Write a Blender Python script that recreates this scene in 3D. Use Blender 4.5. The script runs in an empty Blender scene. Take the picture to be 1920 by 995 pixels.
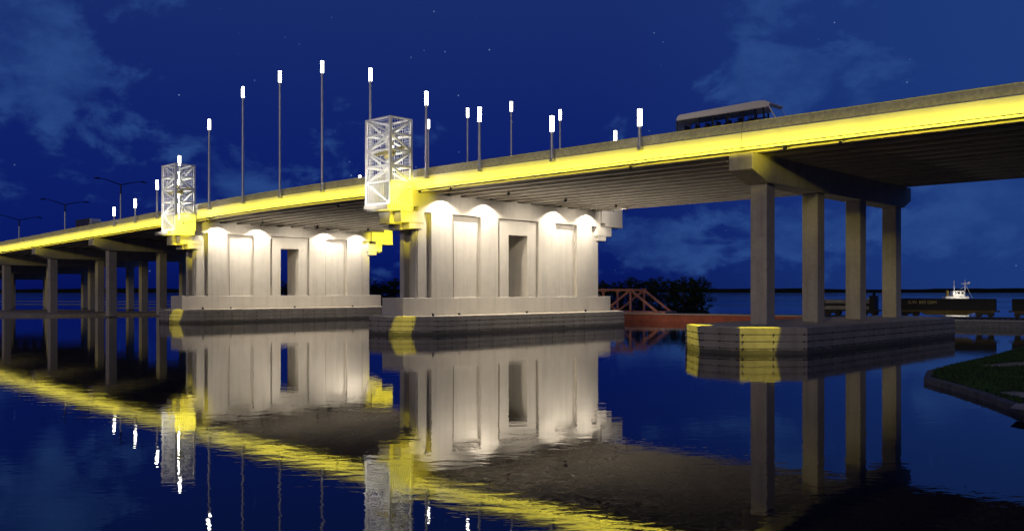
import bpy, bmesh, math, random
from mathutils import Vector, Matrix
random.seed(7)
R = math.radians
scene = bpy.context.scene
COL = scene.collection

# ------------------------------------------------------------------ camera
cam = bpy.data.cameras.new('camera'); camo = bpy.data.objects.new('camera', cam); COL.objects.link(camo)
camo.location = (0, 0, 5.0); camo.rotation_euler = (R(90), 0, 0)
cam.sensor_width = 36; cam.lens = 36 * 1664.25 / 1920; cam.shift_y = 47.5 / 1920
cam.clip_start = 0.5; cam.clip_end = 12000
scene.camera = camo
scene.view_settings.view_transform = 'Standard'
scene.view_settings.look = 'None'; scene.view_settings.exposure = 0; scene.view_settings.gamma = 1

# ------------------------------------------------------------------ night sky
world = bpy.data.worlds.new('World'); scene.world = world; world.use_nodes = True
nt = world.node_tree; nt.nodes.clear()
def N(tree, typ, **kw):
    n = tree.nodes.new(typ)
    for k, v in kw.items(): setattr(n, k, v)
    return n
def mth(tree, op, a, b=None, c=None, clamp=False):
    n = N(tree, 'ShaderNodeMath', operation=op); n.use_clamp = clamp
    for i, v in enumerate((a, b, c)):
        if v is None: continue
        if isinstance(v, (int, float)): n.inputs[i].default_value = v
        else: tree.links.new(v, n.inputs[i])
    return n.outputs[0]
def maprange(tree, val, a, b, c, d, smooth=True):
    n = N(tree, 'ShaderNodeMapRange'); n.interpolation_type = 'SMOOTHSTEP' if smooth else 'LINEAR'
    tree.links.new(val, n.inputs[0])
    for i, v in enumerate((a, b, c, d)): n.inputs[i + 1].default_value = v
    return n.outputs[0]
def ramp(tree, fac, stops):
    n = N(tree, 'ShaderNodeValToRGB'); e = n.color_ramp.elements
    while len(e) > 1: e.remove(e[-1])
    e[0].position = stops[0][0]; e[0].color = (*stops[0][1], 1)
    for p, c in stops[1:]:
        x = e.new(p); x.color = (*c, 1)
    tree.links.new(fac, n.inputs[0]); return n.outputs[0]
def mix(tree, fac, a, b, blend='MIX'):
    n = N(tree, 'ShaderNodeMix', data_type='RGBA', blend_type=blend)
    for sock, v in ((n.inputs[0], fac), (n.inputs[6], a), (n.inputs[7], b)):
        if isinstance(v, (int, float)): sock.default_value = v
        elif isinstance(v, tuple): sock.default_value = (*v, 1)
        else: tree.links.new(v, sock)
    return n.outputs[2]
def noise(tree, vec, scale, detail=4, rough=.5, dist=0):
    n = N(tree, 'ShaderNodeTexNoise'); n.inputs['Scale'].default_value = scale
    n.inputs['Detail'].default_value = detail; n.inputs['Roughness'].default_value = rough
    n.inputs['Distortion'].default_value = dist
    if vec is not None: tree.links.new(vec, n.inputs['Vector'])
    return n.outputs[0]

def build_sky():
    t = nt
    tc = N(t, 'ShaderNodeTexCoord'); d = tc.outputs['Generated']
    sep = N(t, 'ShaderNodeSeparateXYZ'); t.links.new(d, sep.inputs[0])
    x, y, z = sep.outputs
    base = ramp(t, z, [(0.0, (.0016, .0055, .085)), (.04, (.0025, .0095, .120)), (.16, (.0045, .0150, .138)),
                       (.30, (.0090, .0245, .146)), (.55, (.010, .028, .150)), (1.0, (.008, .02, .11))])
    # the bluer, paler side of the sky towards +x
    base = mix(t, maprange(t, x, .05, .55, 0, .75), base, (.0145, .050, .210))
    # broad cloud masses, given as directions in the sky: centre (x, z), half widths, weight
    blobs = [(-.52, .26, .20, .17, 1.0), (-.50, .11, .12, .06, .95), (-.36, .15, .13, .07, .75), (-.40, .31, .07, .05, .8),
             (-.26, .13, .12, .06, .75), (.19, .05, .14, .055, .95), (.36, .05, .14, .05, .85),
             (.50, .06, .13, .07, .9), (.30, .27, .12, .16, .85), (-.13, .14, .07, .04, .7), (.10, .17, .10, .05, .5),
             (.56, .21, .09, .06, .6), (.44, .11, .14, .05, .7), (-.03, .05, .2, .03, .6)]
    acc = None
    for cx, cz, wx, wz, w in blobs:
        a = mth(t, 'DIVIDE', mth(t, 'SUBTRACT', x, cx), wx); b = mth(t, 'DIVIDE', mth(t, 'SUBTRACT', z, cz), wz)
        r2 = mth(t, 'ADD', mth(t, 'MULTIPLY', a, a), mth(t, 'MULTIPLY', b, b))
        g = mth(t, 'MULTIPLY', mth(t, 'POWER', 2.718, mth(t, 'MULTIPLY', r2, -1.0)), w)
        acc = g if acc is None else mth(t, 'MAXIMUM', acc, g)
    mp = N(t, 'ShaderNodeMapping'); mp.inputs['Scale'].default_value = (1, 1, 1.7); t.links.new(d, mp.inputs[0])
    nz = noise(t, mp.outputs[0], 10, 10, .60, .3)
    nf = noise(t, mp.outputs[0], 20, 6, .6)
    dens = mth(t, 'ADD', mth(t, 'MULTIPLY', acc, .42), mth(t, 'MULTIPLY', nz, 1.5))
    mask = maprange(t, dens, .96, 1.14, 0, 1)
    front = maprange(t, y, .0, .3, 0, 1)
    mask = mth(t, 'MULTIPLY', mask, front)
    tone = maprange(t, nf, .3, .7, .25, .9)
    cl = mix(t, mth(t, 'MULTIPLY', mask, tone), base, (.022, .066, .235))
    # stars
    vo = N(t, 'ShaderNodeTexVoronoi'); vo.inputs['Scale'].default_value = 85; t.links.new(d, vo.inputs['Vector'])
    star = maprange(t, vo.outputs['Distance'], .085, .04, 0, 1)
    csep = N(t, 'ShaderNodeSeparateColor'); t.links.new(vo.outputs['Color'], csep.inputs[0])
    pick = mth(t, 'MULTIPLY', mth(t, 'GREATER_THAN', csep.outputs[0], .62), mth(t, 'POWER', csep.outputs[1], 2.0))
    star = mth(t, 'MULTIPLY', star, pick)
    star = mth(t, 'MULTIPLY', star, mth(t, 'SUBTRACT', 1, mth(t, 'MULTIPLY', mask, .7)))
    col = mix(t, star, cl, (.17, .25, .50))
    bg = N(t, 'ShaderNodeBackground'); t.links.new(col, bg.inputs[0]); bg.inputs[1].default_value = 1.0
    out = N(t, 'ShaderNodeOutputWorld'); t.links.new(bg.outputs[0], out.inputs[0])
build_sky()
# added warm fill sun from behind the camera, in place of ambient light
sun = bpy.data.lights.new('warm_fill', 'SUN'); sun.energy = .46; sun.color = (1, .84, .62); sun.angle = R(10)
suno = bpy.data.objects.new('warm_fill', sun); COL.objects.link(suno)
suno.rotation_euler = Vector((.42, .85, -.21)).to_track_quat('-Z', 'Y').to_euler()

# ------------------------------------------------------------------ frames and helpers
SA, CA = 0.688511, 0.725226              # bridge axis: s runs along the bridge, t runs across it
ANG = -math.asin(SA)
def W(s, t, z=0.0): return Vector((-CA * s + SA * t, SA * s + CA * t, z))
def dz(s):
    if s <= 95: return 0.0
    if s <= 130: return -.000357 * (s - 95) ** 2
    if s <= 230: return -.437 - .025 * (s - 130)
    return -2.937 - .045 * (s - 230)

class MB:
    """collects polygons in a thing's own frame"""
    def __init__(self): self.v = []; self.f = []; self.sm = []
    def poly(self, pts, faces, smooth=False):
        b = len(self.v); self.v += [tuple(p) for p in pts]
        for fc in faces: self.f.append(tuple(b + i for i in fc)); self.sm.append(smooth)
        return self
    def box(self, x0, x1, y0, y1, z0, z1):
        p = [(x, y, z) for z in (z0, z1) for y in (y0, y1) for x in (x0, x1)]
        return self.poly(p, [(0, 2, 3, 1), (4, 5, 7, 6), (0, 1, 5, 4), (2, 6, 7, 3), (0, 4, 6, 2), (1, 3, 7, 5)])
    def bar(self, a, b, w, h=None):
        a = Vector(a); b = Vector(b); h = h or w; d = (b - a).normalized()
        up = Vector((0, 0, 1)) if abs(d.z) < .95 else Vector((1, 0, 0))
        u = d.cross(up).normalized() * (w / 2); v = d.cross(u).normalized() * (h / 2)
        p = [a - u - v, a + u - v, a + u + v, a - u + v, b - u - v, b + u - v, b + u + v, b - u + v]
        return self.poly(p, [(3, 2, 1, 0), (4, 5, 6, 7), (0, 1, 5, 4), (1, 2, 6, 5), (2, 3, 7, 6), (3, 0, 4, 7)])
    def tube(self, pts, rad, n=10, cap=True):
        pts = [Vector(p) for p in pts]
        if not isinstance(rad, (list, tuple)): rad = [rad] * len(pts)
        rings = []
        for i, p in enumerate(pts):
            d = (pts[min(i + 1, len(pts) - 1)] - pts[max(i - 1, 0)]).normalized()
            up = Vector((0, 0, 1)) if abs(d.z) < .95 else Vector((1, 0, 0))
            u = d.cross(up).normalized(); v = d.cross(u).normalized()
            rings.append([p + (u * math.cos(a) + v * math.sin(a)) * rad[i] for a in [2 * math.pi * k / n for k in range(n)]])
        vs = [q for r in rings for q in r]; fs = []
        for i in range(len(pts) - 1):
            for k in range(n):
                k2 = (k + 1) % n
                fs.append((i * n + k, i * n + k2, (i + 1) * n + k2, (i + 1) * n + k))
        self.poly(vs, fs, True)
        if cap: self.poly(rings[0], [tuple(range(n))[::-1]]); self.poly(rings[-1], [tuple(range(n))])
        return self
    def prism(self, outline, axis, a, b):
        """outline of 2D points extruded along axis x, y or z from a to b"""
        n = len(outline)
        def P(p, q):
            return {'x': (q, p[0], p[1]), 'y': (p[0], q, p[1]), 'z': (p[0], p[1], q)}[axis]
        v = [P(p, a) for p in outline] + [P(p, b) for p in outline]
        f = [tuple(range(n)), tuple(range(2 * n - 1, n - 1, -1))] + [(i, n + i, n + (i + 1) % n, (i + 1) % n) for i in range(n)]
        return self.poly(v, f)
    def build(self, name, m, parent=None, bevel=0.0, loc=None):
        me = bpy.data.meshes.new(name); me.from_pydata(self.v, [], self.f)
        me.polygons.foreach_set('use_smooth', self.sm)
        if getattr(self, 'mi', None): me.polygons.foreach_set('material_index', self.mi)
        bm = bmesh.new(); bm.from_mesh(me); bmesh.ops.recalc_face_normals(bm, faces=bm.faces)
        if bevel:
            bmesh.ops.remove_doubles(bm, verts=bm.verts, dist=1e-5)
            bmesh.ops.bevel(bm, geom=[e for e in bm.edges if e.is_manifold and e.calc_face_angle(0) > .6], offset=bevel, segments=1, affect='EDGES', clamp_overlap=True)
        bm.to_mesh(me); bm.free()
        me.materials.append(m)
        o = bpy.data.objects.new(name, me); COL.objects.link(o)
        if parent: o.parent = parent
        if loc is not None: o.location = loc
        return o

class BB(MB):
    """polygons given in bridge coordinates (s, t, z) about an origin"""
    def __init__(self, s0, t0, z0): super().__init__(); self.o = (s0, t0, z0)
    def L(self, s, t, z): return (-(s - self.o[0]), t - self.o[1], z - self.o[2])
    def bx(self, s0, s1, t0, t1, z0, z1):
        a = self.L(s0, t0, z0); b = self.L(s1, t1, z1)
        return self.box(min(a[0], b[0]), max(a[0], b[0]), a[1], b[1], a[2], b[2])
    def br(self, p, q, w, h=None): return self.bar(self.L(*p), self.L(*q), w, h)
    def sweep(self, prof, s0, s1, step=4.0):
        """profile of (t, z) points carried along the deck's profile line"""
        n = max(1, int(abs(s1 - s0) / step)); m = len(prof); vs = []
        for i in range(n + 1):
            s = s0 + (s1 - s0) * i / n
            vs += [self.L(s, t, z + dz(s)) for t, z in prof]
        fs = [tuple(range(m)), tuple(range(n * m, n * m + m))[::-1]]
        for i in range(n):
            for k in range(m):
                k2 = (k + 1) % m; fs.append((i * m + k, i * m + k2, (i + 1) * m + k2, (i + 1) * m + k))
        return self.poly(vs, fs)

def tag(o, label=None, cat=None, group=None, kind=None):
    if label: o['label'] = label
    if cat: o['category'] = cat
    if group: o['group'] = group
    if kind: o['kind'] = kind
    return o
def empty(name, loc, rz, label, cat, group=None):
    o = bpy.data.objects.new(name, None); COL.objects.link(o); o.location = loc; o.rotation_euler = (0, 0, rz)
    o.empty_display_size = .5
    return tag(o, label, cat, group)
def broot(name, s, t, z, label, cat, group=None): return empty(name, W(s, t, z), ANG, label, cat, group)
def children(o): return [c for c in bpy.data.objects if c.parent == o]
def copy_tree(o, parent=None):
    c = o.copy(); COL.objects.link(c)
    if parent: c.parent = parent
    for ch in children(o): copy_tree(ch, c)
    return c
def lamp(kind, name, parent, loc, energy, color, **kw):
    l = bpy.data.lights.new(name, kind); l.energy = energy; l.color = color
    for k, v in kw.items(): setattr(l, k, v)
    o = bpy.data.objects.new(name, l); COL.objects.link(o); o.location = loc
    if parent: o.parent = parent
    return o
def aim(o, d): o.rotation_euler = Vector(d).to_track_quat('-Z', 'Y').to_euler()

# ------------------------------------------------------------------ materials
def pmat(name, col, rough=.7, metal=0, var=.12, scale=1.5, bump=0, spec=.5, fine=0, stain=0, fa=.28, dim_band=0):
    m = bpy.data.materials.new(name); m.use_nodes = True; t = m.node_tree; b = t.nodes['Principled BSDF']
    tc = N(t, 'ShaderNodeTexCoord'); ob = tc.outputs['Object']
    n1 = noise(t, ob, scale, 5, .6)
    fac = maprange(t, n1, .3, .7, 1 - var, 1 + var)
    if fine:
        n2 = noise(t, ob, fine, 2, .7); fac = mth(t, 'MULTIPLY', fac, maprange(t, n2, .3, .7, 1 - fa, 1 + fa))
    if stain:
        mp = N(t, 'ShaderNodeMapping'); mp.inputs['Scale'].default_value = (1.1, 1.1, .09); t.links.new(ob, mp.inputs[0])
        fac = mth(t, 'MULTIPLY', fac, maprange(t, noise(t, mp.outputs[0], 1.3, 6, .6), .45, .75, 1, 1 - stain))
    if dim_band:      # dark band near the water, painted in for a dimmer reflection
        gp = N(t, 'ShaderNodeNewGeometry'); sp = N(t, 'ShaderNodeSeparateXYZ'); t.links.new(gp.outputs['Position'], sp.inputs[0])
        hh = mth(t, 'ADD', sp.outputs[2], mth(t, 'MULTIPLY', mth(t, 'SUBTRACT', noise(t, gp.outputs['Position'], .9, 5, .6), .5), .5))
        fac = mth(t, 'MULTIPLY', fac, maprange(t, hh, dim_band - .12, dim_band + .12, .32, 1))
    vm = N(t, 'ShaderNodeVectorMath', operation='SCALE'); vm.inputs[0].default_value = col; t.links.new(fac, vm.inputs['Scale'])
    t.links.new(vm.outputs[0], b.inputs['Base Color'])
    b.inputs['Roughness'].default_value = rough; b.inputs['Metallic'].default_value = metal
    b.inputs['Specular IOR Level'].default_value = spec
    if bump:
        bp = N(t, 'ShaderNodeBump'); bp.inputs['Strength'].default_value = bump; bp.inputs['Distance'].default_value = .03
        t.links.new(noise(t, ob, fine or scale * 8, 4, .6), bp.inputs['Height']); t.links.new(bp.outputs[0], b.inputs['Normal'])
    return m
def emat(name, col, strength):
    m = bpy.data.materials.new(name); m.use_nodes = True; b = m.node_tree.nodes['Principled BSDF']
    b.inputs['Base Color'].default_value = (.8, .8, .8, 1); b.inputs['Emission Color'].default_value = (*col, 1)
    b.inputs['Emission Strength'].default_value = strength; return m
M = {}
M['concrete'] = pmat('concrete', (.42, .38, .31), .85, var=.08, scale=.5, bump=.05, fine=3, stain=.22, fa=.07, dim_band=.25)
M['wall'] = pmat('pier_concrete', (.46, .425, .37), .85, var=.07, scale=.35, stain=.16)
M['soffit'] = pmat('girder_concrete', (.50, .46, .40), .85, var=.10, scale=.3, stain=0)
M['fascia'] = pmat('fascia_paint', (.72, .70, .62), .55, var=.04, scale=.6, stain=.05)
M['parapet'] = pmat('parapet_concrete', (.38, .36, .31), .9, var=.08, scale=.4, bump=.3, fine=3.2, fa=.16)
M['asphalt'] = pmat('asphalt', (.05, .05, .052), .9, fine=20)
M['timber'] = pmat('fender_timber', (.30, .272, .23), .8, var=.14, scale=.8, bump=.25, fine=10, stain=.25, fa=.12, dim_band=.36)
M['bolt'] = pmat('bolt_steel', (.03, .03, .03), .5, 1)
M['pole'] = pmat('galvanised_steel', (.55, .55, .57), .45, .6, var=.06)
M['black_metal'] = pmat('black_metal', (.012, .012, .013), .45, .3)
M['white_metal'] = pmat('white_painted_steel', (.78, .77, .74), .4, 0, var=.05)
M['yellow_metal'] = pmat('yellow_machine_paint', (.26, .21, .02), .6)
M['tube'] = emat('lamp_glass', (1, .95, .84), 14)
M['tower_tube'] = emat('tower_lamp_glass', (1, .95, .86), 75)
M['led'] = emat('downlight_lens', (1, .93, .80), 4)
M['leds_y'] = emat('yellow_lens', (1, .86, .10), 4)
M['rust'] = pmat('red_bridge_paint', (.60, .23, .14), .7, var=.25, scale=2)
M['redwall'] = pmat('red_brick_wall', (.40, .105, .06), .85, var=.16, scale=.8, fine=5)
M['coping'] = pmat('pale_coping_stone', (.50, .48, .44), .8)
M['gravel'] = pmat('gravel', (.34, .27, .17), .95, var=.3, scale=.8, fine=7, bump=.5)
M['bank'] = pmat('bank_concrete', (.17, .18, .19), .9, var=.2, fine=4)
M['kerbstone'] = pmat('kerb_stone', (.085, .09, .095), .9, var=.25, fine=4)
M['lawn'] = pmat('lawn', (.018, .055, .012), .95, var=.35, scale=.6, fine=6, bump=.5)
M['sand'] = pmat('wet_sand', (.45, .36, .19), .7, var=.25, scale=.08, fine=1.5)
M['shore'] = pmat('far_shore', (.012, .014, .012), 1, spec=0)
M['earth'] = pmat('dark_earth', (.03, .03, .02), 1, spec=0)
M['foliage'] = pmat('dark_foliage', (.022, .038, .014), .8, var=.5, scale=.7, spec=.1)
M['bark'] = pmat('bark', (.05, .04, .03), .9)
M['carblack'] = pmat('black_wagon_paint', (.010, .010, .010), .6, var=.3)
M['ochre'] = pmat('ochre_underframe', (.20, .145, .035), .7, var=.25, scale=2)
M['tan'] = pmat('tan_locomotive_paint', (.42, .36, .25), .6)
M['brown'] = pmat('dark_brown_paint', (.03, .018, .010), .6)
M['whiteboat'] = pmat('white_boat_paint', (.80, .79, .74), .5)
M['buspaint'] = pmat('bus_paint', (.80, .74, .60), .45, .0, var=.03)
M['busgrey'] = pmat('bus_lower_paint', (.66, .65, .64), .4)
M['seat'] = pmat('seat_fabric', (.08, .08, .11), .9)
M['letter'] = pmat('wagon_lettering', (.90, .70, .25), .7)
M['carsilver'] = pmat('silver_car_paint', (.55, .55, .57), .3, .4, var=.02)
M['truckdark'] = pmat('truck_box_paint', (.06, .055, .07), .5)
M['cabgrey'] = pmat('truck_cab_paint', (.55, .53, .50), .35)
def glass(name, col, rough=.05, tr=1.0):
    m = bpy.data.materials.new(name); m.use_nodes = True; b = m.node_tree.nodes['Principled BSDF']
    b.inputs['Base Color'].default_value = (*col, 1); b.inputs['Roughness'].default_value = rough
    b.inputs['Transmission Weight'].default_value = tr; b.inputs['IOR'].default_value = 1.05; return m
M['glass'] = glass('window_glass', (.75, .80, .9))
M['darkglass'] = pmat('dark_glass', (.01, .01, .015), .08, 0, var=0)

def water_mat():
    m = bpy.data.materials.new('water'); m.use_nodes = True; t = m.node_tree; b = t.nodes['Principled BSDF']
    b.inputs['Base Color'].default_value = (.0008, .0022, .012, 1); b.inputs['IOR'].default_value = WATER_IOR
    geo = N(t, 'ShaderNodeNewGeometry'); pos = geo.outputs['Position']
    def mapped(sx, sy, rot=0):
        mp = N(t, 'ShaderNodeMapping'); mp.inputs['Scale'].default_value = (sx, sy, 1); mp.inputs['Rotation'].default_value = (0, 0, R(rot))
        t.links.new(pos, mp.inputs[0]); return mp.outputs[0]
    a = noise(t, mapped(.75, 1.25, 4), 1.0, 3, .5, .5)
    c = noise(t, mapped(1.5, 2.4, -8), 1.4, 2, .5)
    s_ = noise(t, mapped(.05, .12, 15), 1.0, 2, .5)
    h = mth(t, 'ADD', mth(t, 'MULTIPLY', a, 1.0), mth(t, 'MULTIPLY', c, .28))
    h = mth(t, 'ADD', h, mth(t, 'MULTIPLY', s_, 2.2))
    # calm and ruffled patches far out
    patch = noise(t, mapped(.004, .030, 0), 1.0, 3, .6)
    sep = N(t, 'ShaderNodeSeparateXYZ'); t.links.new(pos, sep.inputs[0])
    far = maprange(t, sep.outputs[1], 190, 330, 0, 1)
    ruf = mth(t, 'MULTIPLY', maprange(t, patch, .42, .62, 0, 1), far)
    t.links.new(mth(t, 'ADD', .003, mth(t, 'MULTIPLY', ruf, .30)), b.inputs['Roughness'])
    bp = N(t, 'ShaderNodeBump'); bp.inputs['Strength'].default_value = 1.0; t.links.new(h, bp.inputs['Height'])
    bp.inputs['Distance'].default_value = WAVE
    t.links.new(bp.outputs[0], b.inputs['Normal'])
    return m
WATER_IOR = 1.6; WAVE = .0040
M['water'] = water_mat()

WHITE = (1.0, .90, .76); YEL = (1.0, .86, .035)

# ------------------------------------------------------------------ water and land
def structure(name, mb, m, **kw): return tag(mb.build(name, m, **kw), kind='structure')
structure('water', MB().poly([(-6000, -300, 0), (6000, -300, 0), (6000, 9000, 0), (-6000, 9000, 0)], [(0, 1, 2, 3)]), M['water'])
def far_shore():
    mb = MB(); n = 240; x0, x1 = -4200, 4200; vs = []
    for i in range(n + 1):
        x = x0 + (x1 - x0) * i / n; y = 2450 - .00003 * x * x
        h = 10.5 + 1.4 * math.sin(i * .37) + random.uniform(-.8, 1.0)
        vs += [(x, y, -1), (x, y + 6, h), (x, y + 120, h * .7), (x, y + 170, -1)]
    fs = [(i * 4 + k, i * 4 + 4 + k, i * 4 + 5 + k, i * 4 + 1 + k) for i in range(n) for k in range(3)]
    structure('far_shore', mb.poly(vs, fs), M['shore'])
far_shore()
def blob_land(name, outline, top, m, slope=2.0, rough=.03, label=None, res=3):
    """low bank of land: outline subdivided, sloping sides, slightly uneven top"""
    pts = []
    k = len(outline)
    for i in range(k):
        p0, p1, p2, p3 = [Vector(outline[(i + j - 1) % k]) for j in range(4)]
        for q in range(res):
            u = q / res
            pts.append(.5 * ((2 * p1) + (p2 - p0) * u + (2 * p0 - 5 * p1 + 4 * p2 - p3) * u * u + (3 * p1 - p0 - 3 * p2 + p3) * u ** 3))
    n = len(pts); c = sum(pts, Vector((0, 0))) / n; vs = []
    for ring, (f, z) in enumerate(((0, -.5), (1, top * .75), (2, top))):
        for p in pts:
            d = (c - p); d.normalize(); q = p + d * slope * f
            vs.append((q.x, q.y, z + (random.uniform(-rough, rough) if ring else 0)))
    vs.append((c.x, c.y, top))
    fs = [(r * n + i, r * n + (i + 1) % n, (r + 1) * n + (i + 1) % n, (r + 1) * n + i) for r in range(2) for i in range(n)]
    fs += [(2 * n + i, 2 * n + (i + 1) % n, 3 * n) for i in range(n)]
    mb = MB(); mb.poly(vs, fs, True)
    return structure(name, mb, m)
blob_land('sandbank', [(-66, 186), (-72, 180.5), (-82, 174), (-97, 167.5), (-130, 160), (-180, 165), (-230, 200), (-190, 226), (-140, 218), (-110, 222), (-90, 206), (-74, 197)], .42, M['sand'], 2.2, .02)
for ol in ([(-130, 262), (-95, 252), (-62, 258), (-80, 268), (-120, 272)], [(-190, 330), (-130, 320), (-105, 330), (-150, 340)],
           [(-95, 225), (-70, 222), (-60, 226), (-80, 229)], [(-260, 420), (-180, 405), (-140, 415), (-200, 430)]):
    blob_land('sandbar', ol, .16, M['sand'], 3.0, .01)
blob_land('wooded_island', [(14, 205), (26, 196), (42, 199), (48, 212), (40, 232), (10, 245), (-30, 250), (-60, 246), (-62, 228), (-30, 215), (-8, 212)], .55, M['earth'], 2.0, .05)

# railway causeway: r runs along the track, q across it (away from the camera)
RO = Vector((18.9, 149.2)); RD = Vector((.857, -.515)).normalized(); RN = Vector((-RD.y, RD.x))
RANG = math.atan2(RD.y, RD.x)
def RW(r, q, z=0): p = RO + RD * r + RN * q; return Vector((p.x, p.y, z))
mb = MB()
for (a, b) in ((8.0, 150),):
    mb.poly([RW(a, .62, -1), RW(b, .62, -1), RW(b, .62, 1.0), RW(a, .62, 1.0), RW(a, 9.5, -1), RW(b, 9.5, -1), RW(b, 9.5, 1.0), RW(a, 9.5, 1.0)],
            [(0, 1, 2, 3), (7, 6, 5, 4), (3, 2, 6, 7), (0, 3, 7, 4), (1, 5, 6, 2), (0, 4, 5, 1)])
structure('railway_causeway', mb, M['gravel'])
def local_r(): return MB()
rw = empty('retaining_wall', RW(0, 0), RANG, 'low brick red wall along the water behind the piers', 'wall')
MB().box(-34, 31, 0, .6, -1, 1.12).build('wall', M['redwall'], rw)
MB().box(-34, 31, -.12, .72, 1.123, 1.30).build('coping', M['coping'], rw)
bw = empty('quay_wall', RW(31.1, 0), RANG, 'dark grey concrete quay wall below the freight wagons', 'wall')
MB().box(0, 110, 0, .6, -1, .86).build('wall', M['bank'], bw)
MB().box(0, 110, -.1, .7, .863, .98).build('coping', M['coping'], bw)
# track
tr = empty('railway_track', RW(8, 4.6, 1.0), RANG, 'railway track running along the causeway under the wagons', 'track')
for y in (-.75, .75): MB().box(0, 130, y - .04, y + .04, .13, .28).build('rail', M['bolt'], tr)
sl = MB()
for i in range(180): sl.box(.2 + i * .72, .2 + i * .72 + .26, -1.3, 1.3, .01, .129)
sl.build('sleepers', M['brown'], tr)

# lawn promontory
LAWN = [(22.4, 48.6), (24.5, 54.5), (31, 59.5), (41, 69), (48, 76), (70, 84), (90, 60), (60, 25), (33, 33.5), (20.8+.1, 37.3-.3)]
LAWN = [(22.4, 48.8), (23.6, 53.5), (28.5, 58), (34.5, 64), (43, 74), (58, 82), (75, 60), (50, 34), (27, 33), (20.9, 36.6), (20.6, 37.6), (21.2, 42.0)]
def px(xp, yp, z=0):
    u = (xp - 960) / 1664.25; Y = (5 - z) * 1664.25 / (yp - 545); return (u * Y, Y)
kerbline = [px(1732, 717), px(1790, 733), px(1845, 751), px(1890, 768), px(1925, 782)]
farline = [px(1960, 645), px(1915, 656), px(1850, 675), px(1785, 690), px(1738, 703)]
outl = kerbline + [(24, 30), (60, 30), (75, 60)] + farline
lawn_o = [Vector(p) for p in outl]
def inset(pts, d):
    n = len(pts); res = []
    for i in range(n):
        a, b, c = pts[i - 1], pts[i], pts[(i + 1) % n]
        e1 = (b - a).normalized(); e2 = (c - b).normalized(); nn = Vector((-e1.y - e2.y, e1.x + e2.x))
        nn.normalize(); k = 1 / max(.5, nn.dot(Vector((-e1.y, e1.x)))); res.append(b + nn * d * k)
    return res
area = sum(lawn_o[i].x * lawn_o[(i + 1) % len(lawn_o)].y - lawn_o[(i + 1) % len(lawn_o)].x * lawn_o[i].y for i in range(len(lawn_o)))
if area < 0: lawn_o.reverse()
def ring_mesh(o, i, z0, z1, z2):
    n = len(o); mb = MB()
    vs = [(p.x, p.y, z0) for p in o] + [(p.x, p.y, z1) for p in o] + [(p.x, p.y, z2) for p in i]
    mb.poly(vs, [(a * n + k, a * n + (k + 1) % n, (a + 1) * n + (k + 1) % n, (a + 1) * n + k) for a in range(2) for k in range(n)]); return mb
lin = inset(lawn_o, .35)
structure('kerb', ring_mesh(lawn_o, lin, -.5, .27, .32), M['kerbstone'])
structure('lawn_ground', MB().poly([(p.x, p.y, .30) for p in lin], [tuple(range(len(lin)))]), M['earth'])
# blades of grass, one stuff object
def grass():
    import numpy as np
    rng = random.Random(3); mb = MB(); xs = [p.x for p in lin]; ys = [p.y for p in lin]
    def inside(x, y):
        r = False; j = len(lin) - 1
        for i in range(len(lin)):
            if (lin[i].y > y) != (lin[j].y > y) and x < (lin[j].x - lin[i].x) * (y - lin[i].y) / (lin[j].y - lin[i].y) + lin[i].x: r = not r
            j = i
        return r
    n = 0; vs = []; fs = []
    while n < 16000:
        y = rng.uniform(33, 80); x = rng.uniform(18, 48)
        if x > .62 * y + 2 or not inside(x, y): continue
        if path_at(x, y): continue
        h = rng.uniform(.08, .22); a = rng.uniform(0, 6.28); w = rng.uniform(.03, .07); lx, ly = rng.uniform(-.08, .08), rng.uniform(-.08, .08)
        b = len(vs)
        vs += [(x - w * math.cos(a), y - w * math.sin(a), .29), (x + w * math.cos(a), y + w * math.sin(a), .29), (x + lx, y + ly, .29 + h)]
        fs.append((b, b + 1, b + 2)); n += 1
    mb.poly(vs, fs); return tag(mb.build('grass', M['lawn']), 'short dark green grass on the lawn by the water', 'grass', kind='stuff')
# two pale gravel paths crossing the lawn
P1 = [px(1830, 686, .3), px(1880, 688, .3), px(1960, 684, .3), px(1960, 676, .3), px(1880, 681, .3)]
P2 = [px(1868, 736, .3), px(1925, 748, .3), px(1960, 752, .3), px(1960, 738, .3), px(1900, 734, .3)]
P3 = [px(1893, 766, .34), px(1960, 776, .34), px(1960, 757, .34), px(1905, 757, .34)]
def path_at(x, y):
    for P in (P1, P2, P3):
        r = False; j = len(P) - 1
        for i in range(len(P)):
            if (P[i][1] > y) != (P[j][1] > y) and x < (P[j][0] - P[i][0]) * (y - P[i][1]) / (P[j][1] - P[i][1]) + P[i][0]: r = not r
            j = i
        if r: return True
    return False
for P in (P1, P2, P3): structure('gravel_path', MB().poly([(x, y, .33 if P is not P3 else .37) for x, y in P], [tuple(range(len(P)))]), M['coping'] if 0 else M['gravel'])
grass()

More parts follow.
